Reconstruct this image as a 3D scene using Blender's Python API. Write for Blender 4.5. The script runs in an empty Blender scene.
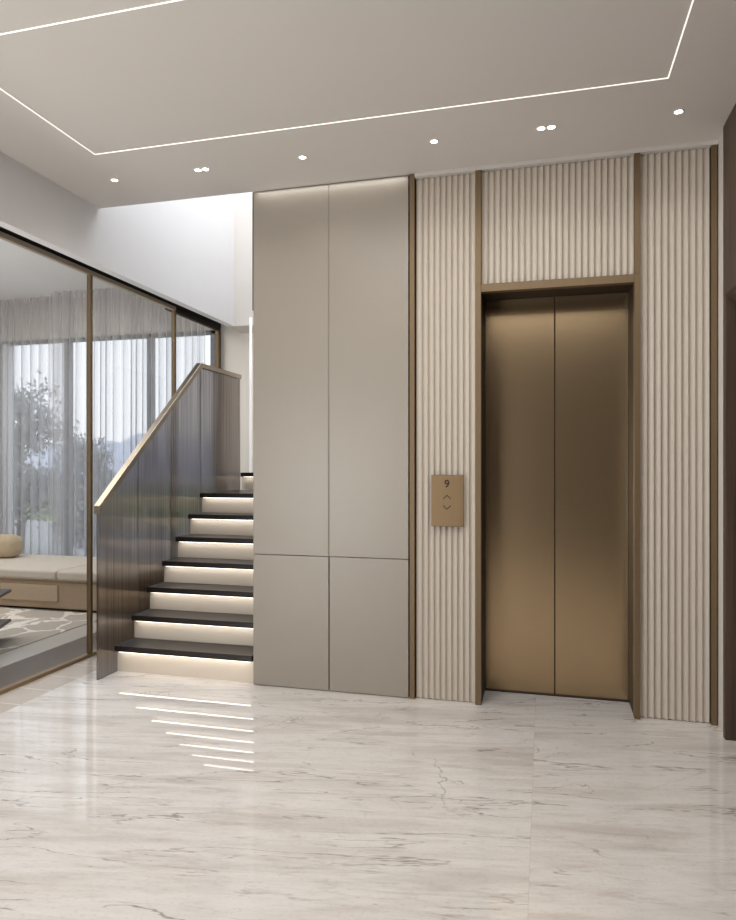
import bpy, bmesh, math, random
from mathutils import Vector, Matrix, noise
random.seed(7)
S = bpy.context.scene
COL = S.collection
pi = math.pi

# ------------------------------------------------------------------ materials
def srgb(r, g, b):
    def c(v):
        v /= 255.0
        return v / 12.92 if v <= 0.04045 else ((v + 0.055) / 1.055) ** 2.4
    return (c(r), c(g), c(b), 1.0)

def mat(name):
    m = bpy.data.materials.new(name)
    m.use_nodes = True
    nt = m.node_tree
    return m, nt, nt.nodes['Principled BSDF'], nt.nodes['Material Output']

def N(nt, t, **kw):
    n = nt.nodes.new(t)
    for k, v in kw.items():
        if k.startswith('i_'):
            key = k[2:]
            n.inputs[int(key) if key.isdigit() else key.replace('_', ' ')].default_value = v
        else:
            setattr(n, k, v)
    return n

def L(nt, a, b): nt.links.new(a, b)

def math_node(nt, op, a, b=None, c=None):
    n = nt.nodes.new('ShaderNodeMath'); n.operation = op
    for i, v in enumerate((a, b, c)):
        if v is None: continue
        if isinstance(v, (int, float)): n.inputs[i].default_value = v
        else: nt.links.new(v, n.inputs[i])
    return n.outputs[0]

def mix_col(nt, fac, a, b, blend='MIX'):
    n = nt.nodes.new('ShaderNodeMix'); n.data_type = 'RGBA'; n.blend_type = blend
    if isinstance(fac, (int, float)): n.inputs[0].default_value = fac
    else: nt.links.new(fac, n.inputs[0])
    for v, i in ((a, 6), (b, 7)):
        if isinstance(v, (tuple, list)): n.inputs[i].default_value = v
        else: nt.links.new(v, n.inputs[i])
    return n.outputs[2]

def ramp(nt, fac, stops):
    n = nt.nodes.new('ShaderNodeValToRGB')
    e = n.color_ramp.elements
    while len(e) < len(stops): e.new(0.5)
    for el, (p, c) in zip(e, stops):
        el.position = p
        el.color = c if isinstance(c, (tuple, list)) else (c, c, c, 1)
    nt.links.new(fac, n.inputs[0])
    return n.outputs[0]

def coords(nt, scale=(1, 1, 1), kind='Object'):
    tc = nt.nodes.new('ShaderNodeTexCoord'); mp = nt.nodes.new('ShaderNodeMapping')
    mp.inputs['Scale'].default_value = scale
    nt.links.new(tc.outputs[kind], mp.inputs[0])
    return mp.outputs[0]

def plain(name, col, rough=0.5, metal=0.0, var=0.05, scale=(6, 6, 6), bump=0.0, spec=0.5, emit=None):
    m, nt, b, o = mat(name)
    v = coords(nt, scale)
    n = N(nt, 'ShaderNodeTexNoise', i_Scale=1.0, i_Detail=4.0); L(nt, v, n.inputs['Vector'])
    dark = tuple(c * (1 - var) for c in col[:3]) + (1,)
    lite = tuple(min(1, c * (1 + var)) for c in col[:3]) + (1,)
    L(nt, mix_col(nt, n.outputs['Fac'], dark, lite), b.inputs['Base Color'])
    b.inputs['Roughness'].default_value = rough
    b.inputs['Metallic'].default_value = metal
    b.inputs['Specular IOR Level'].default_value = spec
    if bump:
        bp = N(nt, 'ShaderNodeBump', i_Strength=bump, i_Distance=0.002)
        L(nt, n.outputs['Fac'], bp.inputs['Height']); L(nt, bp.outputs[0], b.inputs['Normal'])
    if emit:
        b.inputs['Emission Color'].default_value = emit[0]; b.inputs['Emission Strength'].default_value = emit[1]
    return m

M = {}
M['ceiling'] = plain('ceiling paint', srgb(212, 207, 202), 0.75, var=0.02, scale=(2, 2, 2))
M['white_wall'] = plain('white plaster', srgb(226, 225, 225), 0.8, var=0.02)
M['beige_wall'] = plain('beige plaster', srgb(212, 206, 200), 0.8, var=0.02)
M['lightened_wall'] = plain('lightened beige plaster', srgb(240, 234, 226), 0.8, var=0.02)  # beige plaster lightened to make up for light missing under the soffit
M['dark_wall'] = plain('dark stained panelling', srgb(52, 40, 31), 0.6, var=0.15, scale=(40, 40, 1.5))
M['panel'] = plain('beige lacquer panel', srgb(154, 146, 135), 0.34, var=0.02, scale=(2, 2, 2))
M['flute'] = plain('fluted lacquer', srgb(199, 190, 178), 0.5, var=0.02)
M['bronze'] = plain('brushed bronze', srgb(120, 101, 76), 0.5, 0.5, var=0.08, scale=(60, 60, 1.5))
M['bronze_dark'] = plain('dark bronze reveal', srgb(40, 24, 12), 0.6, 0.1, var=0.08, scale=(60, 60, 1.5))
M['gap'] = plain('shadow gap', srgb(38, 30, 24), 0.8)
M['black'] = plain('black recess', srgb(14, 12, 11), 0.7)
M['seam'] = plain('grey seam', srgb(150, 145, 138), 0.7)
M['tread'] = plain('dark stained oak', srgb(30, 23, 20), 0.28, var=0.3, scale=(3, 60, 60))
M['riser'] = plain('cream riser', srgb(214, 203, 188), 0.6, var=0.03)
M['outlet'] = plain('downlight trim', srgb(225, 220, 214), 0.4)
M['sofa'] = plain('taupe upholstery', srgb(176, 156, 132), 0.95, var=0.10, scale=(40, 40, 40), bump=0.3)
M['sofa_panel'] = plain('taupe inset', srgb(188, 169, 145), 0.95, var=0.08, scale=(40, 40, 40))
M['cushion'] = plain('pale linen', srgb(206, 197, 185), 0.95, var=0.05, scale=(20, 20, 20), bump=0.2)
M['bolster'] = plain('sand velvet', srgb(196, 178, 152), 0.9, var=0.08, scale=(20, 20, 20))
M['table'] = plain('black stained table', srgb(40, 35, 32), 0.2, var=0.15)
M['aluminium'] = plain('grey window metal', srgb(120, 122, 128), 0.45, 0.4)
M['white_frame'] = plain('white window frame', srgb(235, 236, 240), 0.5)
M['marks'] = plain('engraved marks', srgb(34, 22, 12), 0.7)
M['bronze_light'] = plain('light champagne rail', srgb(186, 170, 148), 0.35, 0.6, var=0.05, scale=(20, 20, 20))
M['mullion'] = plain('bronze mullion metal', srgb(158, 136, 106), 0.36, 0.65, var=0.05, scale=(20, 20, 2))
M['plate'] = plain('bronze call plate', srgb(128, 106, 78), 0.42, 0.6, var=0.06, scale=(60, 60, 1.5))
M['rail'] = plain('satin handrail metal', srgb(164, 152, 136), 0.28, 0.85, var=0.05, scale=(20, 20, 20))
M['lawn'] = plain('lawn', srgb(120, 140, 70), 0.9, var=0.2)
M['terrace'] = plain('terrace stone', srgb(170, 170, 168), 0.8, var=0.08)
M['sea'] = plain('sea', srgb(132, 152, 186), 0.8, var=0.05, scale=(.01, .01, .01), spec=0.1)
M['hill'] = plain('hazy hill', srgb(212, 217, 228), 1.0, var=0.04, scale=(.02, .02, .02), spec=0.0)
M['bark'] = plain('grey bark', srgb(110, 104, 98), 0.9, var=0.2)

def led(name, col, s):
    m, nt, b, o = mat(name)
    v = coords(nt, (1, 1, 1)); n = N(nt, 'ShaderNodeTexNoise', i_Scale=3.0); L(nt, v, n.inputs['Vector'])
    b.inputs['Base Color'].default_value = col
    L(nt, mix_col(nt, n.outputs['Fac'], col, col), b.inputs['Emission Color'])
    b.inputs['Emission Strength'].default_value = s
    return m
M['led'] = led('led line', (1.0, 0.96, 0.90, 1), 0.95)
M['led_stair'] = led('stair led', (1.0, 0.94, 0.87, 1), 6.5)
M['lens'] = led('downlight lens', (1.0, 0.93, 0.82, 1), 14.0)
M['glow_strip'] = led('glow strip', (0.95, 0.95, 0.94, 1), 0.3)

def door_metal():
    m, nt, b, o = mat('brushed bronze doors')
    v = coords(nt, (220, 220, 1.2))
    n = N(nt, 'ShaderNodeTexNoise', i_Scale=1.0, i_Detail=2.0); L(nt, v, n.inputs['Vector'])
    L(nt, mix_col(nt, n.outputs['Fac'], srgb(191, 166, 131), srgb(194, 169, 134)), b.inputs['Base Color'])
    b.inputs['Metallic'].default_value = 0.9
    b.inputs['Roughness'].default_value = 0.23
    return m
M['door'] = door_metal()

def wood():
    m, nt, b, o = mat('dark walnut')
    v = coords(nt, (45, 45, 1.3))
    n = N(nt, 'ShaderNodeTexNoise', i_Scale=1.0, i_Detail=6.0, i_Distortion=0.6); L(nt, v, n.inputs['Vector'])
    c = ramp(nt, n.outputs['Fac'], [(0.3, srgb(58, 44, 34)), (0.7, srgb(86, 68, 54))])
    L(nt, c, b.inputs['Base Color']); b.inputs['Roughness'].default_value = 0.5
    return m
M['wood'] = wood()

def marble(seam=True, name='polished travertine'):
    m, nt, b, o = mat(name)
    tc = N(nt, 'ShaderNodeTexCoord'); sp = N(nt, 'ShaderNodeSeparateXYZ'); L(nt, tc.outputs['Object'], sp.inputs[0])
    x = sp.outputs[0]
    y = math_node(nt, 'SUBTRACT', sp.outputs[1], math_node(nt, 'MULTIPLY', x, 0.17))
    sx = math_node(nt, 'ADD', x, 0.045)
    idx = math_node(nt, 'FLOOR', math_node(nt, 'DIVIDE', sx, 2.9))
    off = math_node(nt, 'MULTIPLY', idx, 7.31)
    def vec(fx, fy, add=0.0):
        c = N(nt, 'ShaderNodeCombineXYZ')
        L(nt, math_node(nt, 'MULTIPLY', x, fx), c.inputs[0])
        L(nt, math_node(nt, 'ADD', math_node(nt, 'MULTIPLY', y, fy), off), c.inputs[1])
        c.inputs[2].default_value = add
        return c.outputs[0]
    def noi(v, scale, detail=6.0, dist=0.0, rough=0.55):
        n = N(nt, 'ShaderNodeTexNoise', i_Scale=scale, i_Detail=detail, i_Distortion=dist, i_Roughness=rough); L(nt, v, n.inputs['Vector']); return n.outputs['Fac']
    bands = noi(vec(0.40, 3.4), 1.7, 7.0, 0.6, 0.62)
    bands2 = noi(vec(0.9, 7.5, 2.0), 1.6, 6.0, 0.7, 0.6)
    fine = noi(vec(5.0, 22.0, 3.0), 2.2, 5.0, 0.3, 0.7)
    cloud = noi(vec(1.1, 2.0, 5.0), 1.7, 6.0, 0.5)
    grain = noi(vec(60.0, 80.0, 7.0), 1.0, 3.0)
    base = ramp(nt, bands, [(0.28, srgb(199, 191, 184)), (0.42, srgb(219, 213, 208)), (0.54, srgb(229, 225, 221)), (0.70, srgb(207, 199, 193))])
    base = mix_col(nt, math_node(nt, 'MULTIPLY', ramp(nt, bands2, [(0.50, 0.0), (0.72, 1.0)]), 0.55), base, srgb(184, 174, 166))
    base = mix_col(nt, math_node(nt, 'MULTIPLY', ramp(nt, fine, [(0.50, 0.0), (0.75, 1.0)]), 0.40), base, srgb(180, 169, 160))
    base = mix_col(nt, math_node(nt, 'MULTIPLY', ramp(nt, cloud, [(0.45, 0.0), (0.75, 1.0)]), 0.50), base, srgb(230, 226, 221))
    base = mix_col(nt, math_node(nt, 'MULTIPLY', ramp(nt, grain, [(0.55, 0.0), (0.72, 1.0)]), 0.22), base, srgb(168, 156, 146))
    # long thin cracks following the bedding, broken up by a mask
    def vein(v, scale, dist, level, w, lo, hi, maskv, ms, detail=5.0):
        n = noi(v, scale, detail, dist, 0.55)
        d = math_node(nt, 'ABSOLUTE', math_node(nt, 'SUBTRACT', n, level))
        line = math_node(nt, 'SUBTRACT', 1.0, math_node(nt, 'MINIMUM', math_node(nt, 'DIVIDE', d, w), 1.0))
        mk = ramp(nt, noi(maskv, ms, 4.0), [(lo, 0.0), (hi, 1.0)])
        return math_node(nt, 'MULTIPLY', line, mk)
    c = base
    for (v, sc, di, lv, w, lo, hi, mv, ms, de, amt, colr) in (
            (vec(0.30, 1.9, 9.0), 1.4, 0.25, 0.50, 0.0042, 0.44, 0.54, vec(1.6, 3.0, 2.0), 1.6, 6.0, 0.75, srgb(120, 106, 96)),
            (vec(0.30, 1.9, 9.0), 1.4, 0.25, 0.41, 0.0040, 0.46, 0.56, vec(1.6, 3.0, 4.0), 1.6, 6.0, 0.70, srgb(126, 112, 102)),
            (vec(0.30, 1.9, 9.0), 1.4, 0.25, 0.60, 0.0040, 0.48, 0.58, vec(1.6, 3.0, 6.0), 1.6, 6.0, 0.65, srgb(126, 112, 102)),
            (vec(0.45, 2.6, 21.0), 1.6, 0.3, 0.50, 0.012, 0.46, 0.62, vec(1.0, 2.4, 6.0), 2.2, 6.0, 0.40, srgb(168, 156, 147)),
            (vec(1.1, 0.9, 14.0), 1.3, 0.4, 0.52, 0.0036, 0.56, 0.63, vec(1.3, 1.3, 8.0), 1.6, 7.0, 0.70, srgb(118, 106, 98)),
            (vec(0.8, 1.0, 33.0), 1.5, 0.4, 0.47, 0.0036, 0.57, 0.64, vec(1.3, 1.3, 18.0), 1.5, 7.0, 0.60, srgb(118, 106, 98))):
        c = mix_col(nt, math_node(nt, 'MULTIPLY', vein(v, sc, di, lv, w, lo, hi, mv, ms, de), amt), c, colr)
    # small pits
    pv = N(nt, 'ShaderNodeTexVoronoi', i_Scale=16.0); L(nt, vec(0.6, 2.4, 0), pv.inputs['Vector'])
    pit = math_node(nt, 'MULTIPLY', ramp(nt, pv.outputs['Distance'], [(0.04, 1.0), (0.11, 0.0)]), ramp(nt, noi(vec(1, 4, 11), 2.4, 3.0), [(0.50, 0.0), (0.60, 1.0)]))
    c = mix_col(nt, math_node(nt, 'MULTIPLY', pit, 0.55), c, srgb(138, 122, 110))
    # slab joint
    fr = math_node(nt, 'ABSOLUTE', math_node(nt, 'SUBTRACT', math_node(nt, 'FRACT', math_node(nt, 'ADD', math_node(nt, 'DIVIDE', sx, 2.9), 0.5)), 0.5))
    jl = math_node(nt, 'LESS_THAN', fr, 0.0005)
    c = mix_col(nt, math_node(nt, 'MULTIPLY', jl, 0.25), c, srgb(176, 166, 156))
    L(nt, c, b.inputs['Base Color'])
    b.inputs['Roughness'].default_value = 0.025
    b.inputs['Specular IOR Level'].default_value = 0.42
    return m
M['marble'] = marble()

def border_tile():
    m, nt, b, o = mat('border tile')
    tc = N(nt, 'ShaderNodeTexCoord'); sp = N(nt, 'ShaderNodeSeparateXYZ'); L(nt, tc.outputs['Object'], sp.inputs[0])
    f = math_node(nt, 'FRACT', math_node(nt, 'DIVIDE', math_node(nt, 'SUBTRACT', sp.outputs[1], 3.33), 0.24))
    j = math_node(nt, 'LESS_THAN', f, 0.035)
    n = N(nt, 'ShaderNodeTexNoise', i_Scale=4.0, i_Detail=6.0); L(nt, tc.outputs['Object'], n.inputs['Vector'])
    c = mix_col(nt, n.outputs['Fac'], srgb(186, 172, 158), srgb(214, 204, 194))
    c = mix_col(nt, j, c, srgb(226, 220, 212))
    L(nt, c, b.inputs['Base Color']); b.inputs['Roughness'].default_value = 0.15
    return m
M['border'] = border_tile()
M['threshold'] = plain('dark stone threshold', srgb(98, 85, 74), 0.3, var=0.12, scale=(3, 3, 3))
M['lounge_floor'] = plain('pale lounge stone', srgb(206, 202, 198), 0.2, var=0.05, scale=(2, 2, 2))

def rug():
    m, nt, b, o = mat('branching vein rug')
    v = coords(nt, (1, 1, 1))
    n = N(nt, 'ShaderNodeTexNoise', i_Scale=3.0, i_Detail=3.0); L(nt, v, n.inputs['Vector'])
    vm = N(nt, 'ShaderNodeVectorMath', operation='MULTIPLY_ADD'); L(nt, n.outputs['Color'], vm.inputs[0])
    vm.inputs[1].default_value = (0.35, 0.35, 0); L(nt, v, vm.inputs[2])
    vo = N(nt, 'ShaderNodeTexVoronoi', feature='DISTANCE_TO_EDGE', i_Scale=3.0); L(nt, vm.outputs[0], vo.inputs['Vector'])
    n2 = N(nt, 'ShaderNodeTexNoise', i_Scale=5.0); L(nt, v, n2.inputs['Vector'])
    w = math_node(nt, 'MULTIPLY_ADD', n2.outputs['Fac'], 0.16, -0.035)
    line = math_node(nt, 'LESS_THAN', vo.outputs['Distance'], w)
    n3 = N(nt, 'ShaderNodeTexNoise', i_Scale=1.2); L(nt, v, n3.inputs['Vector'])
    bg = mix_col(nt, n3.outputs['Fac'], srgb(176, 167, 158), srgb(204, 195, 186))
    L(nt, mix_col(nt, line, bg, srgb(238, 233, 225)), b.inputs['Base Color'])
    b.inputs['Roughness'].default_value = 1.0
    return m
M['rug'] = rug()

def glass_pane():
    m, nt, b, o = mat('clear glass')
    nt.nodes.remove(b)
    fr = N(nt, 'ShaderNodeFresnel', i_IOR=1.35)
    tr = N(nt, 'ShaderNodeBsdfTransparent'); tr.inputs[0].default_value = (0.93, 0.94, 0.94, 1)
    gl = N(nt, 'ShaderNodeBsdfGlossy', i_Roughness=0.0); gl.inputs[0].default_value = (1, 1, 1, 1)
    mx = N(nt, 'ShaderNodeMixShader'); L(nt, fr.outputs[0], mx.inputs[0]); L(nt, tr.outputs[0], mx.inputs[1]); L(nt, gl.outputs[0], mx.inputs[2])
    L(nt, mx.outputs[0], o.inputs[0])
    return m
M['glass'] = glass_pane()

def reeded_glass():
    m, nt, b, o = mat('bronze reeded glass')
    nt.nodes.remove(b)
    v = coords(nt, (0, 130, 0.8))
    n = N(nt, 'ShaderNodeTexNoise', i_Scale=1.0, i_Detail=3.0); L(nt, v, n.inputs['Vector'])
    tint = ramp(nt, n.outputs['Fac'], [(0.33, (0.47, 0.455, 0.45, 1)), (0.67, (0.86, 0.855, 0.865, 1))])
    rf = N(nt, 'ShaderNodeBsdfRefraction', i_Roughness=0.32, i_IOR=1.08); L(nt, tint, rf.inputs[0])
    tr = N(nt, 'ShaderNodeBsdfTransparent'); L(nt, tint, tr.inputs[0])
    m0 = N(nt, 'ShaderNodeMixShader', i_0=0.93); L(nt, tr.outputs[0], m0.inputs[1]); L(nt, rf.outputs[0], m0.inputs[2])
    gl = N(nt, 'ShaderNodeBsdfGlossy', i_Roughness=0.16); L(nt, ramp(nt, n.outputs['Fac'], [(0.3, (0.34, 0.27, 0.21, 1)), (0.7, (0.62, 0.52, 0.43, 1))]), gl.inputs[0])
    bp = N(nt, 'ShaderNodeBump', i_Strength=0.3, i_Distance=0.002); L(nt, n.outputs['Fac'], bp.inputs['Height']); L(nt, bp.outputs[0], gl.inputs['Normal'])
    df = N(nt, 'ShaderNodeBsdfDiffuse'); df.inputs[0].default_value = srgb(120, 100, 84)
    m1 = N(nt, 'ShaderNodeMixShader', i_0=0.17); L(nt, m0.outputs[0], m1.inputs[1]); L(nt, gl.outputs[0], m1.inputs[2])
    m2 = N(nt, 'ShaderNodeMixShader', i_0=0.08); L(nt, m1.outputs[0], m2.inputs[1]); L(nt, df.outputs[0], m2.inputs[2])
    L(nt, m2.outputs[0], o.inputs[0])
    return m
M['reeded'] = reeded_glass()

def sheer():
    m, nt, b, o = mat('white sheer fabric')
    nt.nodes.remove(b)
    at = N(nt, 'ShaderNodeAttribute', attribute_name='fold')
    tr = N(nt, 'ShaderNodeBsdfTransparent'); tr.inputs[0].default_value = (1, 1, 1, 1)
    tl = N(nt, 'ShaderNodeBsdfTranslucent'); tl.inputs[0].default_value = srgb(226, 228, 236)
    df = N(nt, 'ShaderNodeBsdfDiffuse'); df.inputs[0].default_value = srgb(214, 210, 206)
    m0 = N(nt, 'ShaderNodeMixShader', i_0=0.5); L(nt, tl.outputs[0], m0.inputs[1]); L(nt, df.outputs[0], m0.inputs[2])
    m1 = N(nt, 'ShaderNodeMixShader'); L(nt, math_node(nt, 'MULTIPLY_ADD', at.outputs['Fac'], 0.50, 0.22), m1.inputs[0])
    L(nt, tr.outputs[0], m1.inputs[1]); L(nt, m0.outputs[0], m1.inputs[2]); L(nt, m1.outputs[0], o.inputs[0])
    return m
M['sheer'] = sheer()

def leaf():
    m, nt, b, o = mat('highlighted leaves')
    v = coords(nt, (5, 5, 5)); n = N(nt, 'ShaderNodeTexNoise', i_Scale=2.0); L(nt, v, n.inputs['Vector'])
    L(nt, mix_col(nt, n.outputs['Fac'], srgb(78, 84, 82), srgb(226, 228, 227)), b.inputs['Base Color'])  # near-white end paints highlights into the leaf colour
    b.inputs['Roughness'].default_value = 0.5
    return m
M['leaf'] = leaf()

# ------------------------------------------------------------------ mesh helpers
class MB:
    def __init__(self): self.bm = bmesh.new()
    def box(self, x0, x1, y0, y1, z0, z1, bevel=0.0, seg=2):
        b = bmesh.new()
        bmesh.ops.create_cube(b, size=1.0)
        for v in b.verts:
            v.co = Vector(((x0 + x1) / 2 + v.co.x * (x1 - x0), (y0 + y1) / 2 + v.co.y * (y1 - y0), (z0 + z1) / 2 + v.co.z * (z1 - z0)))
        if bevel: bmesh.ops.bevel(b, geom=b.edges[:], offset=bevel, segments=seg, profile=0.5, affect='EDGES')
        self._add(b); return self
    def prism(self, pts, axis, a0, a1, bevel=0.0):
        """closed 2D outline pts extruded along axis ('x': pts=(y,z), 'y': (x,z), 'z': (x,y))"""
        b = bmesh.new()
        def mk(p, a):
            return {'x': (a, p[0], p[1]), 'y': (p[0], a, p[1]), 'z': (p[0], p[1], a)}[axis]
        lo = [b.verts.new(mk(p, a0)) for p in pts]; hi = [b.verts.new(mk(p, a1)) for p in pts]
        n = len(pts)
        b.faces.new(lo); b.faces.new(hi[::-1])
        for i in range(n): b.faces.new((lo[i], hi[i], hi[(i + 1) % n], lo[(i + 1) % n]))
        bmesh.ops.recalc_face_normals(b, faces=b.faces[:])
        if bevel: bmesh.ops.bevel(b, geom=b.edges[:], offset=bevel, segments=2, profile=0.5, affect='EDGES')
        self._add(b); return self
    def tube(self, pts, radii, n=8):
        rings = []
        for i, p in enumerate(pts):
            p = Vector(p)
            d = (Vector(pts[min(i + 1, len(pts) - 1)]) - Vector(pts[max(i - 1, 0)])).normalized()
            u = d.orthogonal().normalized(); w = d.cross(u)
            rings.append([self.bm.verts.new(p + radii[i] * (math.cos(2 * pi * k / n) * u + math.sin(2 * pi * k / n) * w)) for k in range(n)])
        for a, c in zip(rings, rings[1:]):
            for k in range(n): self.bm.faces.new((a[k], a[(k + 1) % n], c[(k + 1) % n], c[k]))
        self.bm.faces.new(rings[0][::-1]); self.bm.faces.new(rings[-1]); return self
    def lathe(self, prof, c, n=24):
        """prof: list of (r,z) about vertical axis through c"""
        rings = [[self.bm.verts.new((c[0] + r * math.cos(2 * pi * k / n), c[1] + r * math.sin(2 * pi * k / n), c[2] + z)) for k in range(n)] for r, z in prof]
        for a, b in zip(rings, rings[1:]):
            for k in range(n): self.bm.faces.new((a[k], a[(k + 1) % n], b[(k + 1) % n], b[k]))
        return self
    def disc(self, r, c, n=24, flip=False):
        vs = [self.bm.verts.new((c[0] + r * math.cos(2 * pi * k / n), c[1] + r * math.sin(2 * pi * k / n), c[2])) for k in range(n)]
        self.bm.faces.new(vs[::-1] if flip else vs); return self
    def _add(self, b):
        me = bpy.data.meshes.new('tmp'); b.to_mesh(me); b.free(); self.bm.from_mesh(me); bpy.data.meshes.remove(me)
    def xform(self, mtx): bmesh.ops.transform(self.bm, matrix=mtx, verts=self.bm.verts[:]); return self
    def build(self, name, m, parent=None, smooth=False, recalc=False):
        if recalc: bmesh.ops.recalc_face_normals(self.bm, faces=self.bm.faces[:])
        if parent and parent.type == 'EMPTY': bmesh.ops.translate(self.bm, vec=-parent.location, verts=self.bm.verts[:])
        elif parent and parent.parent: bmesh.ops.translate(self.bm, vec=-parent.parent.location, verts=self.bm.verts[:])
        me = bpy.data.meshes.new(name); self.bm.to_mesh(me); self.bm.free()
        me.materials.append(m)
        if smooth:
            for p in me.polygons: p.use_smooth = True
        o = bpy.data.objects.new(name, me); COL.objects.link(o)
        if parent:
            o.parent = parent
        return o

def tag(o, label, cat, group=None):
    o['label'] = label; o['category'] = cat
    if group: o['group'] = group
    return o
def thing(name, loc, label, cat, group=None):
    o = bpy.data.objects.new(name, None); o.location = loc; COL.objects.link(o); o.empty_display_size = 0.1
    return tag(o, label, cat, group)
def struct(o): o['kind'] = 'structure'; return o
def copy_tree(o, parent=None):
    c = o.copy(); COL.objects.link(c)
    if parent: c.parent = parent
    for ch in list(o.children): copy_tree(ch, c)
    return c

# ------------------------------------------------------------------ key dimensions (metres, camera at x=y=0, eye 1.3)
H = 2.93           # lobby ceiling
YW = 3.725         # face of the panelled elevator wall
XL = -2.725        # white wall above the glass
XG = -3.0          # glass partition
XS = -1.672        # left corner of the panelled wall
YB = -2.6          # back of the lobby
XR = 0.845         # right wall
STAIR_TOP = 5.2

# ------------------------------------------------------------------ setting: floors, ceilings, walls
struct(MB().box(-2.76, 1.5, YB, 4.30, -0.10, 0.0).build('floor', M['marble']))
struct(MB().box(-3.05, -2.76, YB, 6.1, -0.10, 0.0).build('floor_border', M['border']))
struct(MB().box(-3.39, -3.05, YB, 6.5, -0.10, 0.0).build('floor_threshold', M['threshold']))
struct(MB().box(-8.2, -3.39, YB, 6.6, -0.10, 0.0).build('floor_lounge', M['lounge_floor']))
struct(MB().box(-2.76, -1.55, 4.30, 6.1, -0.10, 0.0).build('floor_stairwell', M['beige_wall']))

# ceiling slab of the lobby (its far edge stands in front of the open stairwell), with the LED groove left in it
struct(MB().box(XL, 1.5, YB, 0.5, H, H + 0.26).build('ceiling_rear', M['dark_wall']))  # unseen rear part, made dark so the elevator door reflects less
struct(MB().box(XL, 1.5, 0.5, YW, H, H + 0.26).box(XS, 1.5, YW, 4.2, H, H + 0.26).build('ceiling', M['ceiling']))
struct(MB().box(-8.2, -3.06, YB, 6.6, 3.175, 3.25).build('ceiling_lounge', M['white_wall']))
struct(MB().box(-2.95, 0.9, YW, 6.2, STAIR_TOP, STAIR_TOP + 0.1).build('ceiling_stairwell', M['white_wall']))

# left wall: a thin white bulkhead hanging above the glass, running on into the stairwell
struct(MB().box(-2.79, XL, YB, 5.65, 2.57, STAIR_TOP).box(-3.06, -2.79, YB, 5.98, 2.74, STAIR_TOP).build('wall_left', M['white_wall']))
struct(MB().box(-2.80, -1.55, 5.65, 5.98, 2.57, STAIR_TOP).build('wall_stairwell_upper', M['beige_wall']))
struct(MB().box(-3.06, -1.55, 5.981, 6.1, 0.0, STAIR_TOP).build('wall_stairwell_end', M['lightened_wall']))
struct(MB().box(XS, XS + 0.12, 4.20, 5.98, 0.0, STAIR_TOP).box(XS, XS + 0.12, YW + 0.001, 4.2, H + 0.26, STAIR_TOP).build('wall_stairwell_side', M['white_wall']))
struct(MB().box(XS + 0.12, 0.9, YW + 0.001, 3.9, H + 0.26, STAIR_TOP).box(-2.8, XS, 3.60, YW, H + 0.26, STAIR_TOP).build('wall_stairwell_front', M['white_wall']))
struct(MB().box(-3.05, -2.792, YB, 5.98, 2.70, 2.74).box(-3.06, -3.022, YB, 5.98, 2.636, 2.70).build('recess_shadow', M['black']))  # black lining stands for the shadow in the recess above the rail

# wall behind the panelling, with the elevator opening
struct(MB().box(XS + 0.004, -0.364, 3.765, 4.2, 0.0, H).build('wall_back_left', M['gap']))
struct(MB().box(0.480, 1.5, 3.765, 4.2, 0.0, H).build('wall_back_right', M['gap']))
struct(MB().box(-0.364, 0.480, 3.765, 4.2, 2.292, H).build('wall_back_above', M['gap']))
struct(MB().box(-0.364, 0.480, 4.022, 4.2, 0.0, 2.292).build('wall_back', M['gap']))
# right wall: pale return behind the wood portal, plain wall nearer the camera and behind it
struct(MB().box(XR, 1.5, 3.578, 3.765, 0.0, H).build('wall_right', M['beige_wall']))
struct(MB().box(0.87, 1.5, YB, 1.0, 0.0, H).box(1.42, 1.5, 1.0, 3.578, 0.0, H).build('wall_right_near', M['dark_wall']))
struct(MB().box(-3.06, 1.5, YB - 0.12, YB, 0.0, H).build('wall_front', M['dark_wall']))
# lounge walls
struct(MB().box(-8.3, -8.2, YB, 6.6, 0.0, 3.205).build('wall_lounge_left', M['beige_wall']))
struct(MB().box(-8.3, -3.06, YB - 0.12, YB, 0.0, 3.205).build('wall_lounge_front', M['beige_wall']))
wl = MB()
wl.box(-8.2, -7.2, 6.5, 6.62, 0.0, 3.175).box(-3.35, -3.06, 6.5, 6.62, 0.0, 3.175).box(-7.2, -3.35, 6.5, 6.62, 2.735, 3.175)
wl.box(-3.06, -3.0, 6.1, 6.62, 0.0, 3.175)
struct(wl.build('wall_lounge_back', M['beige_wall']))

# ------------------------------------------------------------------ panelled wall: flat panels
def flat_panel(x0, x1, z0, z1, label):
    o = MB().box(x0, x1, YW, YW + 0.035, z0, z1, bevel=0.0015, seg=1).build('wall_panel', M['panel'])
    return tag(o, label, 'wall panel', 'flat beige panels beside the stairs')
XV, ZH = -1.200, 0.777
flat_panel(XS, XV - 0.005, ZH + 0.0018, H - 0.004, 'tall flat beige wall panel right beside the stairs')
flat_panel(XV + 0.004, -0.7345, ZH + 0.0018, H - 0.004, 'tall flat beige wall panel next to the bronze strip and fluting')
flat_panel(XS, XV - 0.003, 0.004, ZH - 0.0018, 'low beige wall panel on the floor beside the bottom stair')
flat_panel(XV + 0.003, -0.7345, 0.004, ZH - 0.0018, 'low beige wall panel on the floor left of the fluting')
struct(MB().box(XV - 0.005, XV + 0.004, YW + 0.004, YW + 0.039, ZH, H - 0.004).build('trim_6', M['seam']))
struct(MB().box(XS - 0.006, XS - 0.0005, YW + 0.001, YW + 0.03, 2.225, H - 0.002).build('edge_gap_shade', M['black']))  # black strip painted in for the shadowed gap at the panel edge

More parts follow.
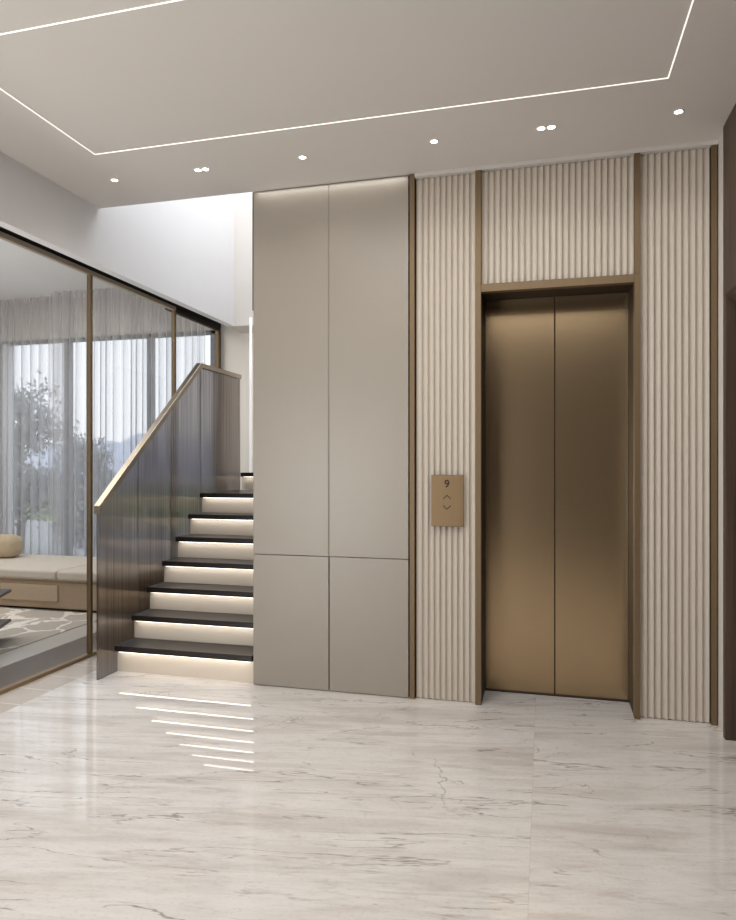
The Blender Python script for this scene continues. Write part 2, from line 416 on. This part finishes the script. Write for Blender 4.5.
# fluted panels (concave reeds)
def fluted(x0, x1, z0, z1, n, label):
    p = (x1 - x0) / n; depth = 0.017; K = 10
    yf = YW + 0.006
    pts = []
    for i in range(n):
        for k in range(K + (1 if i == n - 1 else 0)):
            t = k / K
            pts.append((x0 + (i + t) * p, yf + depth * (1 - (2 * t - 1) ** 2) ** 0.6))
    pts += [(x1, YW + 0.039), (x0, YW + 0.039)]
    o = MB().prism(pts, 'z', z0, z1).build('fluted_panel', M['flute'])
    return tag(o, label, 'wall panel', 'fluted beige panels around the elevator')
fluted(-0.690, -0.364, 0.004, H - 0.0245, 10, 'tall fluted beige panel carrying the elevator call plate')
fluted(-0.329, 0.448, 2.292, H - 0.0245, 24, 'short fluted beige panel over the elevator door')
fluted(0.480, 0.8055, 0.004, H - 0.0245, 10, 'tall fluted beige panel right of the elevator by the dark wood portal')

# bronze strips and their shadow gaps
struct(MB().box(-0.7265, -0.6985, YW - 0.006, YW + 0.039, 0.0, H - 0.001, 0.001, 1).build('trim_1', M['bronze']))
struct(MB().box(-0.697, XR - 0.001, YW - 0.0135, YW + 0.039, H - 0.022, H - 0.0005).build('trim_8', M['ceiling']))
struct(MB().box(0.812, 0.8395, YW - 0.006, YW + 0.039, 0.0, H - 0.0225, 0.001, 1).build('trim_2', M['bronze']))

struct(MB().box(-0.362, -0.331, YW - 0.012, YW + 0.039, 2.289, H - 0.0225, 0.001, 1).build('trim_3', M['bronze']))
struct(MB().box(0.450, 0.4775, YW - 0.012, YW + 0.039, 2.289, H - 0.0225, 0.001, 1).build('trim_4', M['bronze']))
# ------------------------------------------------------------------ elevator
el = thing('elevator', (0.06, 3.98, 0), 'bronze elevator with closed two-leaf door set into the fluted wall', 'elevator')
YD = 3.98
for x0, x1, nm in ((-0.330, 0.0565, 'l'), (0.0615, 0.452, 'r')):
    MB().box(x0, x1, YD, YD + 0.035, 0.006, 2.2605, 0.0015, 1).build('door_leaf', M['door'], el)
MB().box(0.0555, 0.0625, YD + 0.006, YD + 0.039, 0.006, 2.2605).build('door_seam', M['gap'], el)
for x0, x1, xi0, xi1 in ((-0.362, -0.331, -0.334, -0.3305), (0.450, 0.4775, 0.4525, 0.456)):
    j = MB().box(x0, x1, YW - 0.012, YW + 0.039, 0.0, 2.2885, 0.001, 1).build('jamb', M['bronze'], el)
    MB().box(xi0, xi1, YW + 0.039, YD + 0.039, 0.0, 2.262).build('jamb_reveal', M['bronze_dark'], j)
hd = MB().box(-0.331, 0.450, YW - 0.008, YW + 0.039, 2.246, 2.288, 0.001, 1).build('header', M['bronze'], el)
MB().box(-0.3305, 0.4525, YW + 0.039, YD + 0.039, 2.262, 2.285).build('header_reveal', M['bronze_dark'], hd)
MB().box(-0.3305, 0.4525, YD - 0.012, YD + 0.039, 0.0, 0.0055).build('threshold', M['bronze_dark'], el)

# call plate
cp = thing('elevator_call_switch', (-0.515, YW, 1.108), 'rectangular bronze elevator call plate showing a 9 on the fluted panel', 'call button')
YP = YW - 0.012
MB().box(-0.6035, -0.4265, YP, YW + 0.004, 0.9665, 1.2505, 0.0015, 1).build('plate', M['plate'], cp)
def plate_bar(mb, a, b, w=0.0044):
    ax, az = a; bx, bz = b
    d = Vector((bx - ax, bz - az)).normalized(); n = Vector((-d.y, d.x)) * w / 2
    ext = d * w / 2
    pts = [(ax - ext.x + n.x, az - ext.y + n.y), (bx + ext.x + n.x, bz + ext.y + n.y), (bx + ext.x - n.x, bz + ext.y - n.y), (ax - ext.x - n.x, az - ext.y - n.y)]
    mb.prism(pts, 'y', YP - 0.0012, YP + 0.0005)
m = MB(); plate_bar(m, (-0.5350, 1.1215), (-0.5160, 1.1385)); plate_bar(m, (-0.5160, 1.1385), (-0.4970, 1.1215)); m.build('up_arrow', M['marks'], cp)
m = MB(); plate_bar(m, (-0.5360, 1.0815), (-0.5165, 1.0625)); plate_bar(m, (-0.5165, 1.0625), (-0.4970, 1.0815)); m.build('down_arrow', M['marks'], cp)
fc = bpy.data.curves.new('digit', 'FONT'); fc.body = '9'; fc.size = 0.058; fc.align_x = 'CENTER'; fc.extrude = 0.0008; fc.offset = 0.0011
fo = bpy.data.objects.new('digit_source', fc)
COL.objects.link(fo); bpy.context.view_layer.update()
dm = bpy.data.meshes.new_from_object(fo.evaluated_get(bpy.context.evaluated_depsgraph_get()))
bpy.data.objects.remove(fo)
dm.transform(Matrix.Translation((-0.516, YP - 0.0006, 1.183)) @ Matrix.Rotation(pi / 2, 4, 'X'))
dm.materials.clear(); dm.materials.append(M['marks'])
dg = bpy.data.objects.new('digit', dm); COL.objects.link(dg); dg.parent = cp; dm.transform(Matrix.Translation(-cp.location))

# ------------------------------------------------------------------ dark wood portal on the right
po = thing('wood_portal', (XR, 3.5, 0), 'dark walnut doorway surround at the right edge beside the fluted wall', 'doorway surround')
XP = 0.832
MB().box(XP, 1.40, 3.536, 3.577, 0.0, H - 0.002, 0.002, 1).build('jamb', M['wood'], po)
MB().prism([(XP, 2.113), (XP, H - 0.002), (1.40, H - 0.002), (1.40, 1.98), (XP + 0.115, 1.98)], 'y', 1.72, 3.5355).build('lintel', M['wood'], po)
MB().box(XP, 1.40, 1.65, 1.7195, 0.0, H - 0.002, 0.002, 1).build('jamb', M['wood'], po)
MB().box(1.37, 1.40, 1.7205, 3.535, 0.001, 1.979).build('back_panel', M['wood'], po)

# ------------------------------------------------------------------ ceiling lights
lp = MB()
x0, x1, y0, y1, w = -2.2725, 0.505, 2.1265, 3.07, 0.004
z0, z1 = H - 0.0025, H - 0.0003
lp.box(x0 - w / 2, x1 + w / 2, y1 - w / 2, y1 + w / 2, z0, z1).box(x0 - w / 2, x1 + w / 2, y0 - w / 2, y0 + w / 2, z0, z1)
lp.box(x0 - w / 2, x0 + w / 2, y0 + w / 2, y1 - w / 2, z0, z1).box(x1 - w / 2, x1 + w / 2, y0 + w / 2, y1 - w / 2, z0, z1)
tag(lp.build('ceiling_light_strip', M['led']), 'thin white light line drawn as a rectangle in the lobby ceiling', 'light strip')

spots = [(-2.368, 'small round downlight nearest the stairwell corner of the ceiling'),
         (-1.843, 'left downlight of the twin pair nearer the stairs'),
         (-1.797, 'right downlight of the twin pair nearer the stairs'),
         (-1.233, 'single downlight in front of the flat beige panels'),
         (-0.534, 'single downlight in front of the call plate fluting'),
         (-0.013, 'left downlight of the twin pair over the elevator'),
         (0.034, 'right downlight of the twin pair over the elevator'),
         (0.599, 'single downlight nearest the dark wood portal')]
proto = None
for i, (sx, lab) in enumerate(spots):
    sy = 3.373
    if proto is None:
        d = thing('downlight', (sx, sy, H), lab, 'downlight', 'row of ceiling downlights before the wall')
        MB().lathe([(0.0185, -0.0005), (0.0185, -0.004), (0.0235, -0.003), (0.0245, -0.0004)], (sx, sy, H)).build('rim', M['outlet'], d, smooth=True)
        MB().disc(0.0170, (sx, sy, H - 0.0015), flip=True).build('lens', M['lens'], d)
        proto = d
    else:
        d = copy_tree(proto); d.location = (sx, sy, H); d['label'] = lab

# ------------------------------------------------------------------ staircase
XB = -2.62          # inner face line of the balustrade
st = thing('staircase', (-2.1, 3.73, 0), 'flight of dark treads with lit cream risers climbing beside the beige panels', 'staircase')
RISE, GO, T = 0.1533, 0.1825, 0.036
XA, XE = XB, XS - 0.012
for i in range(8):
    zt = 0.168 + RISE * i
    yf = 3.728 + GO * i
    if i == 7: yf = 5.56
    ynext = (3.728 + GO * (i + 1)) if i < 6 else (5.56 if i == 6 else 5.97)
    yback = ynext + 0.028
    if i == 7: yback = 5.97
    MB().box(XA, XE, yf, yback, zt - T, zt, 0.002, 1).build('tread', M['tread'], st)
    zb = 0.0 if i == 0 else zt - RISE
    yr = yf + 0.032
    MB().box(XA + 0.001, XE, yr, yr + 0.02, zb + (0.0005 if i else 0), zt - T - 0.0005).build('riser', M['riser'], st)
    MB().box(XA + 0.03, XE - 0.01, yf + 0.004, yf + 0.021, zt - T - 0.0015, zt - T - 0.0002).build('light_strip', M['led_stair'], st)

# balustrade: four reeded bronze glass panes under a bronze rail
ba = thing('stair_balustrade', (XB, 4.5, 0), 'bronze tinted reeded glass balustrade with metal handrail along the stairs', 'balustrade')
YA, YC, YE = 3.569, 4.831, 5.556
ZA, ZC = 1.016, 2.077
def ztop(y): return ZC if y >= YC else ZA + (ZC - ZA) * (y - YA) / (YC - YA)
ys = [YA, 3.992, 4.406, 4.846, YE]
for a, b_ in zip(ys, ys[1:]):
    g0, g1 = a + (0.0018 if a != YA else 0), b_ - (0.0018 if b_ != YE else 0)
    pts = [(g0, 0.0), (g1, 0.0), (g1, ztop(g1))]
    if g0 < YC < g1: pts.append((YC, ZC))
    pts.append((g0, ztop(g0)))
    MB().prism(pts, 'x', XB - 0.0115, XB - 0.0005).build('glass_pane', M['reeded'], ba)
hw = 0.022
rt = 0.037
MB().prism([(YA - 0.003, ZA - 0.008), (YC + 0.012, ZC - 0.003), (YE, ZC - 0.003), (YE, ZC + rt - 0.003), (YC - 0.004, ZC + rt - 0.003), (YA - 0.003, ZA + rt + 0.004)], 'x', XB - 0.009 - hw, XB - 0.009 + hw, 0.002).build('handrail', M['rail'], ba)

# ------------------------------------------------------------------ glass partition
gp = thing('glass_partition', (XG, 4.0, 0), 'full-height bronze framed glass wall between the lobby and the lounge', 'glass partition')
MB().box(XG - 0.03, XG + 0.012, YB + 0.01, 5.975, 0.0, 0.022, 0.002, 1).build('bottom_rail', M['mullion'], gp)
MB().box(XG - 0.018, XG + 0.012, YB + 0.01, 5.10, 2.603, 2.635, 0.002, 1).build('top_rail', M['bronze_light'], gp)
MB().box(XG - 0.060, XG - 0.022, 5.04, 5.975, 2.603, 2.635, 0.002, 1).build('top_rail', M['bronze_dark'], gp)
for y0_, y1_, xa, xb in ((3.990, 4.014, XG - 0.020, XG + 0.012), (5.075, 5.101, XG - 0.020, XG + 0.012), (5.925, 5.975, XG - 0.055, XG - 0.02), (0.35, 0.393, XG - 0.018, XG + 0.014), (2.2, 2.243, XG - 0.018, XG + 0.014)):
    MB().box(xa, xb, y0_, y1_, 0.022, 2.603, 0.0015, 1).build('mullion', M['bronze'], gp)
for y0_, y1_, xa in ((YB + 0.02, 0.35, XG - 0.006), (0.393, 2.2, XG - 0.006), (2.243, 3.990, XG - 0.006), (4.014, 5.075, XG - 0.006), (5.045, 5.925, XG - 0.044)):
    b = MB(); vs = [b.bm.verts.new(c) for c in ((xa, y0_, 0.022), (xa, y1_, 0.022), (xa, y1_, 2.603), (xa, y0_, 2.603))]; b.bm.faces.new(vs)
    b.build('glass_pane', M['glass'], gp)

# glow strip added for an unidentified bright line beside the panels
tag(MB().box(-2.562, -2.541, 5.625, 5.640, 1.2415, 2.635).build('glowing_strip', M['glow_strip']), 'slim vertical white glow strip at the back of the stair landing', 'wall light')

# ------------------------------------------------------------------ lounge
def soft_box(mb, x0, x1, y0, y1, z0, z1, r, puff=0.0, nx=14, ny=8):
    """upholstered block with rounded edges and a domed top"""
    b = bmesh.new(); bmesh.ops.create_cube(b, size=1.0)
    for v in b.verts:
        v.co = Vector(((x0 + x1) / 2 + v.co.x * (x1 - x0), (y0 + y1) / 2 + v.co.y * (y1 - y0), (z0 + z1) / 2 + v.co.z * (z1 - z0)))
    bmesh.ops.bevel(b, geom=b.edges[:], offset=r, segments=6, profile=0.5, affect='EDGES')
    mb._add(b)
    return mb
so = thing('sofa', (-4.7, 5.6, 0), 'low taupe daybed sofa with pale seat cushions behind the glass wall', 'sofa')
RZ = 0.0048
soft_box(MB(), -6.6, -3.42, 5.15, 6.05, RZ + 0.02, 0.275, 0.02).build('base', M['sofa'], so)
soft_box(MB(), -4.80, -4.185, 5.135, 5.17, 0.085, 0.235, 0.012).build('front_panel', M['sofa_panel'], so)
MB().box(-6.55, -3.47, 5.19, 6.02, RZ, RZ + 0.02).build('plinth', M['black'], so)
soft_box(MB(), -6.6, -4.19, 5.12, 6.04, 0.285, 0.368, 0.022, 0.009).build('seat_cushion', M['cushion'], so)
soft_box(MB(), -4.188, -3.40, 5.12, 6.04, 0.285, 0.368, 0.022, 0.008).build('seat_cushion', M['cushion'], so)
soft_box(MB(), -6.58, -3.41, 5.135, 6.04, 0.272, 0.290, 0.008).build('seam_band', M['sofa'], so)
tag(soft_box(MB(), -6.05, -5.16, 5.64, 5.88, 0.3695, 0.60, 0.09).build('bolster_cushion', M['bolster']), 'sand coloured bolster cushion lying on the left of the sofa', 'cushion')

tag(MB().box(-7.4, -3.64, 2.4, 5.65, 0.0005, 0.0045, 0.001, 1).build('rug', M['rug']), 'grey rug with pale branching veins in front of the sofa', 'rug')

ct = thing('coffee_table', (-4.4, 4.02, RZ), 'dark two-tier coffee table on the rug at the left edge', 'coffee table')
Rm = Matrix.Translation((-3.90, 4.285, 0)) @ Matrix.Rotation(math.radians(25.6), 4, 'Z')
MB().box(-1.0, 0, -0.66, 0, 0.347, 0.372, 0.006).xform(Rm).build('table_top', M['table'], ct)
MB().box(-1.0, 0, -0.66, 0, 0.122, 0.145, 0.006).xform(Rm).build('lower_shelf', M['table'], ct)
MB().box(-0.72, -0.42, -0.48, -0.18, 0.1455, 0.3465, 0.004).xform(Rm).build('pedestal', M['table'], ct)
for lx, ly in ((-0.92, -0.56), (-0.92, -0.1), (-0.35, -0.56), (-0.35, -0.1)):
    MB().box(lx - 0.03, lx + 0.03, ly - 0.03, ly + 0.03, RZ, 0.1215, 0.003).xform(Rm).build('foot', M['table'], ct)

# window with frames
wn = MB()
for xc, ww in ((-7.17, 0.06), (-5.20, 0.065), (-4.15, 0.06), (-3.385, 0.07)):
    wn.box(xc - ww / 2, xc + ww / 2, 6.52, 6.60, 0.0, 2.734, 0.003, 1)
wn.box(-6.16, -6.046, 6.52, 6.60, 0.0, 2.734)
wn.box(-7.2, -3.35, 6.52, 6.60, 0.0, 0.05).box(-7.2, -3.35, 6.52, 6.60, 2.70, 2.734)
w1 = struct(wn.build('window_1', M['aluminium']))
MB().box(-6.045, -5.975, 6.505, 6.60, 0.05, 2.70).build('window_frame', M['white_frame'], w1)
b = MB(); vs = [b.bm.verts.new(c) for c in ((-7.15, 6.56, 0.05), (-3.4, 6.56, 0.05), (-3.4, 6.56, 2.70), (-7.15, 6.56, 2.70))]; b.bm.faces.new(vs)
b.build('window_pane', M['glass'], w1)

# sheer curtains: two drops of pleated fabric
def curtain(xa, xb, label, seed, yc=6.34):
    rnd = random.Random(seed)
    bm = bmesh.new(); lay = bm.verts.layers.float.new('fold')
    n = int((xb - xa) / 0.0085); rows = 10
    ph = 0; cols = []
    ph_list = []; amp = 0.03; wl = 0.085
    for i in range(n + 1):
        ph += 2 * pi * 0.0085 / wl
        if i % 9 == 0: wl = rnd.uniform(0.06, 0.13); ta = rnd.uniform(0.018, 0.045)
        amp += (ta - amp) * 0.15
        ph_list.append((ph, amp))
    for i in range(n + 1):
        x = xa + (xb - xa) * i / n; col = []
        for r in range(rows + 1):
            z = 0.014 + (3.165 - 0.014) * r / rows
            p, a = ph_list[i]
            spread = 0.75 + 0.45 * (1 - r / rows)
            y = yc + a * spread * math.sin(p + 0.25 * math.sin(z * 1.3 + i * 0.02))
            v = bm.verts.new((x + 0.012 * math.sin(2 * p) * spread, y, z))
            v[lay] = 0.5 - 0.5 * math.sin(p) * min(1, a / 0.03)
            col.append(v)
        cols.append(col)
    for a, b2 in zip(cols, cols[1:]):
        for r in range(rows): bm.faces.new((a[r], b2[r], b2[r + 1], a[r + 1]))
    me = bpy.data.meshes.new('sheer_curtain'); bm.to_mesh(me); bm.free(); me.materials.append(M['sheer'])
    for p in me.polygons: p.use_smooth = True
    o = bpy.data.objects.new('sheer_curtain', me); COL.objects.link(o)
    tag(o, label, 'curtain', 'white sheer curtains across the lounge window')
curtain(-7.6, -5.07, 'white sheer pleated curtain in front of the tree, left of the dark window post', 3)
curtain(-5.15, -3.30, 'white sheer pleated curtain behind the balustrade at the right of the window', 5, 6.20)

# outdoors
struct(MB().box(-24, 10, 6.7, 15, -0.35, -0.12).build('ground_terrace', M['terrace']))
o = MB().box(-60, 30, 15, 42, -0.34, -0.14).build('lawn', M['lawn']); o['kind'] = 'structure'
o = MB().box(-400, 300, 42, 500, -4.2, -4.0).build('sea', M['sea']); o['kind'] = 'structure'
hb = bmesh.new(); prev = None
for i in range(81):
    x = -420 + 8 * i
    zt = 10 + 26 * (noise.noise(Vector((x * 0.012, 3.1, 0))) * 0.5 + 0.5) + 6 * noise.noise(Vector((x * 0.05, 1.0, 0)))
    a, b2, c2 = hb.verts.new((x, 470, -4)), hb.verts.new((x, 480, zt)), hb.verts.new((x, 495, -4))
    if prev:
        hb.faces.new((prev[0], a, b2, prev[1])); hb.faces.new((prev[1], b2, c2, prev[2]))
    prev = (a, b2, c2)
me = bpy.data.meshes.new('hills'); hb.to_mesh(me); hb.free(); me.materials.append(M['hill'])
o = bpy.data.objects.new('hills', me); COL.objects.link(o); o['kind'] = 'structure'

def tree(x, y, h, rx, seed, label):
    rnd = random.Random(seed)
    t = thing('garden_tree', (x, y, -0.12), label, 'tree', 'trees outside the lounge window')
    tr = MB(); tr.tube([(x, y, -0.12), (x + 0.05, y, h * 0.3), (x - 0.03, y, h * 0.6), (x, y, h * 0.9)], [0.07, 0.055, 0.04, 0.012])
    tips = []
    for k in range(40):
        z0_ = rnd.uniform(0.12, 0.85) * h; a = rnd.uniform(0, 2 * pi)
        ln = rx * (1.05 - 0.55 * z0_ / h) * rnd.uniform(0.7, 1.05)
        p1 = (x + math.cos(a) * ln * 0.5, y + math.sin(a) * ln * 0.5, z0_ + ln * 0.3); p2 = (x + math.cos(a) * ln, y + math.sin(a) * ln, z0_ + ln * 0.55)
        tr.tube([(x, y, z0_), p1, p2], [0.022, 0.014, 0.005], 5); tips.append(((x, y, z0_), p1, p2))
    tr.build('trunk', M['bark'], t)
    f = bmesh.new()
    for k in range(5600):
        s = rnd.choice(tips); u = rnd.uniform(0.2, 1.0)
        p = Vector(s[1]).lerp(Vector(s[2]), (u - 0.5) * 2) if u > 0.5 else Vector(s[0]).lerp(Vector(s[1]), u * 2)
        p += Vector((rnd.gauss(0, 0.10), rnd.gauss(0, 0.10), rnd.gauss(0, 0.09)))
        if p.z < 0.0: continue
        d = Vector((rnd.gauss(0, 1), rnd.gauss(0, 1), rnd.gauss(0.2, 0.8))).normalized(); sdir = d.orthogonal().normalized()
        l, w_ = rnd.uniform(0.07, 0.14), rnd.uniform(0.012, 0.022)
        vs = [f.verts.new(p), f.verts.new(p + d * l * 0.45 + sdir * w_), f.verts.new(p + d * l), f.verts.new(p + d * l * 0.45 - sdir * w_)]
        f.faces.new(vs)
    me = bpy.data.meshes.new('foliage'); f.to_mesh(me); f.free(); me.materials.append(M['leaf'])
    o = bpy.data.objects.new('foliage', me); COL.objects.link(o); o.parent = t; me.transform(Matrix.Translation(-t.location))
tree(-7.95, 8.9, 2.6, 0.90, 11, 'tall garden tree behind the left curtain')
tree(-6.25, 8.3, 1.7, 0.36, 12, 'slim low shrub tree beside the window post')

# ------------------------------------------------------------------ lights
def area(name, loc, rot, sx, sy, power, col=(1, 1, 1)):
    l = bpy.data.lights.new(name, 'AREA'); l.shape = 'RECTANGLE'; l.size = sx; l.size_y = sy; l.energy = power; l.color = col
    o = bpy.data.objects.new(name, l); o.location = loc; o.rotation_euler = rot; COL.objects.link(o); return o
for i, (sx, _) in enumerate(spots):
    l = bpy.data.lights.new('downlight_lamp', 'SPOT'); l.energy = 1.5 if i in (1, 2, 5, 6) else 2.4
    l.spot_size = math.radians(125); l.spot_blend = 0.7; l.shadow_soft_size = 0.018; l.color = (1.0, 0.93, 0.84)
    o = bpy.data.objects.new('downlight_lamp', l); o.location = (sx, 3.373, H - 0.012); COL.objects.link(o)
area('lobby_top_fill', (-0.40, 2.1, H - 0.012), (0, 0, 0), 2.1, 1.5, 38, (1.0, 0.98, 0.945))  # unseen overhead fill added for floor and walls, separate from the light line
area('lobby_rear_fill', (-2.0, -0.5, H - 0.02), (0, 0, 0), 1.2, 3.4, 24, (1.0, 0.98, 0.95))  # added fill behind the camera, no fitting hangs there
area('lobby_up_fill', (-2.15, 0.9, 0.12), (pi, 0, 0), 1.0, 2.0, 20, (1.0, 0.975, 0.945))  # unseen upward fill added to brighten the lobby ceiling
side_fill = area('lobby_side_fill', (-2.7, -1.2, 1.05), (0, 0, 0), 1.8, 1.7, 84, (1.0, 0.985, 0.965))  # unseen side fill added to lift the lower elevator wall
side_fill.rotation_euler = (Vector((0.7, 3.7, 0.3)) - side_fill.location).to_track_quat('-Z', 'Y').to_euler()
area('panel_wash', (-1.2, YW - 0.03, H - 0.006), (0, 0, 0), 0.9, 0.02, 0.55, (1.0, 0.98, 0.95))
area('stairwell_skylight', (-2.15, 4.75, STAIR_TOP - 0.02), (0, 0, 0), 0.9, 1.7, 48, (0.89, 0.945, 1.0))
area('lounge_daylight', (-5.6, 2.0, 2.4), (0, math.radians(-72), 0), 2.2, 3.6, 32, (0.93, 0.96, 1.0))
area('lounge_up_fill', (-5.2, 3.2, 0.9), (pi, 0, 0), 2.0, 1.4, 50, (1.0, 0.98, 0.95))  # added upward fill that lightens the lounge ceiling, no real fitting
area('lounge_top_fill', (-4.8, 4.4, 3.12), (0, 0, 0), 2.0, 1.6, 50, (1.0, 0.96, 0.9))  # invisible overhead fill added to brighten the lounge

w = bpy.data.worlds.new('overcast'); S.world = w; w.use_nodes = True
nt = w.node_tree; bg = nt.nodes['Background']
tc = nt.nodes.new('ShaderNodeTexCoord'); sp = nt.nodes.new('ShaderNodeSeparateXYZ'); nt.links.new(tc.outputs['Generated'], sp.inputs[0])
c = ramp(nt, sp.outputs[2], [(0.0, (0.92, 0.94, 1.0, 1)), (0.5, (0.82, 0.89, 1.0, 1))])
nt.links.new(c, bg.inputs[0]); bg.inputs[1].default_value = 1.7

# ------------------------------------------------------------------ camera
F = 677.5
cam = bpy.data.cameras.new('camera'); co = bpy.data.objects.new('camera', cam); COL.objects.link(co)
cam.sensor_fit = 'VERTICAL'; cam.sensor_height = 24.0; cam.lens = 24.0 * F / 920.0
co.location = (0, 0, 1.3); co.rotation_euler = (pi / 2, 0, math.atan2(176, F))
cam.shift_y = (466 - 460) / 920.0
cam.clip_end = 2000
S.camera = co

S.view_settings.view_transform = 'Standard'
S.view_settings.exposure = -0.06
cy = S.cycles
cy.use_denoising = True
cy.max_bounces = 10; cy.diffuse_bounces = 6; cy.glossy_bounces = 5; cy.transparent_max_bounces = 16; cy.transmission_bounces = 8
cy.caustics_reflective = False; cy.caustics_refractive = False
cy.sample_clamp_indirect = 5.0
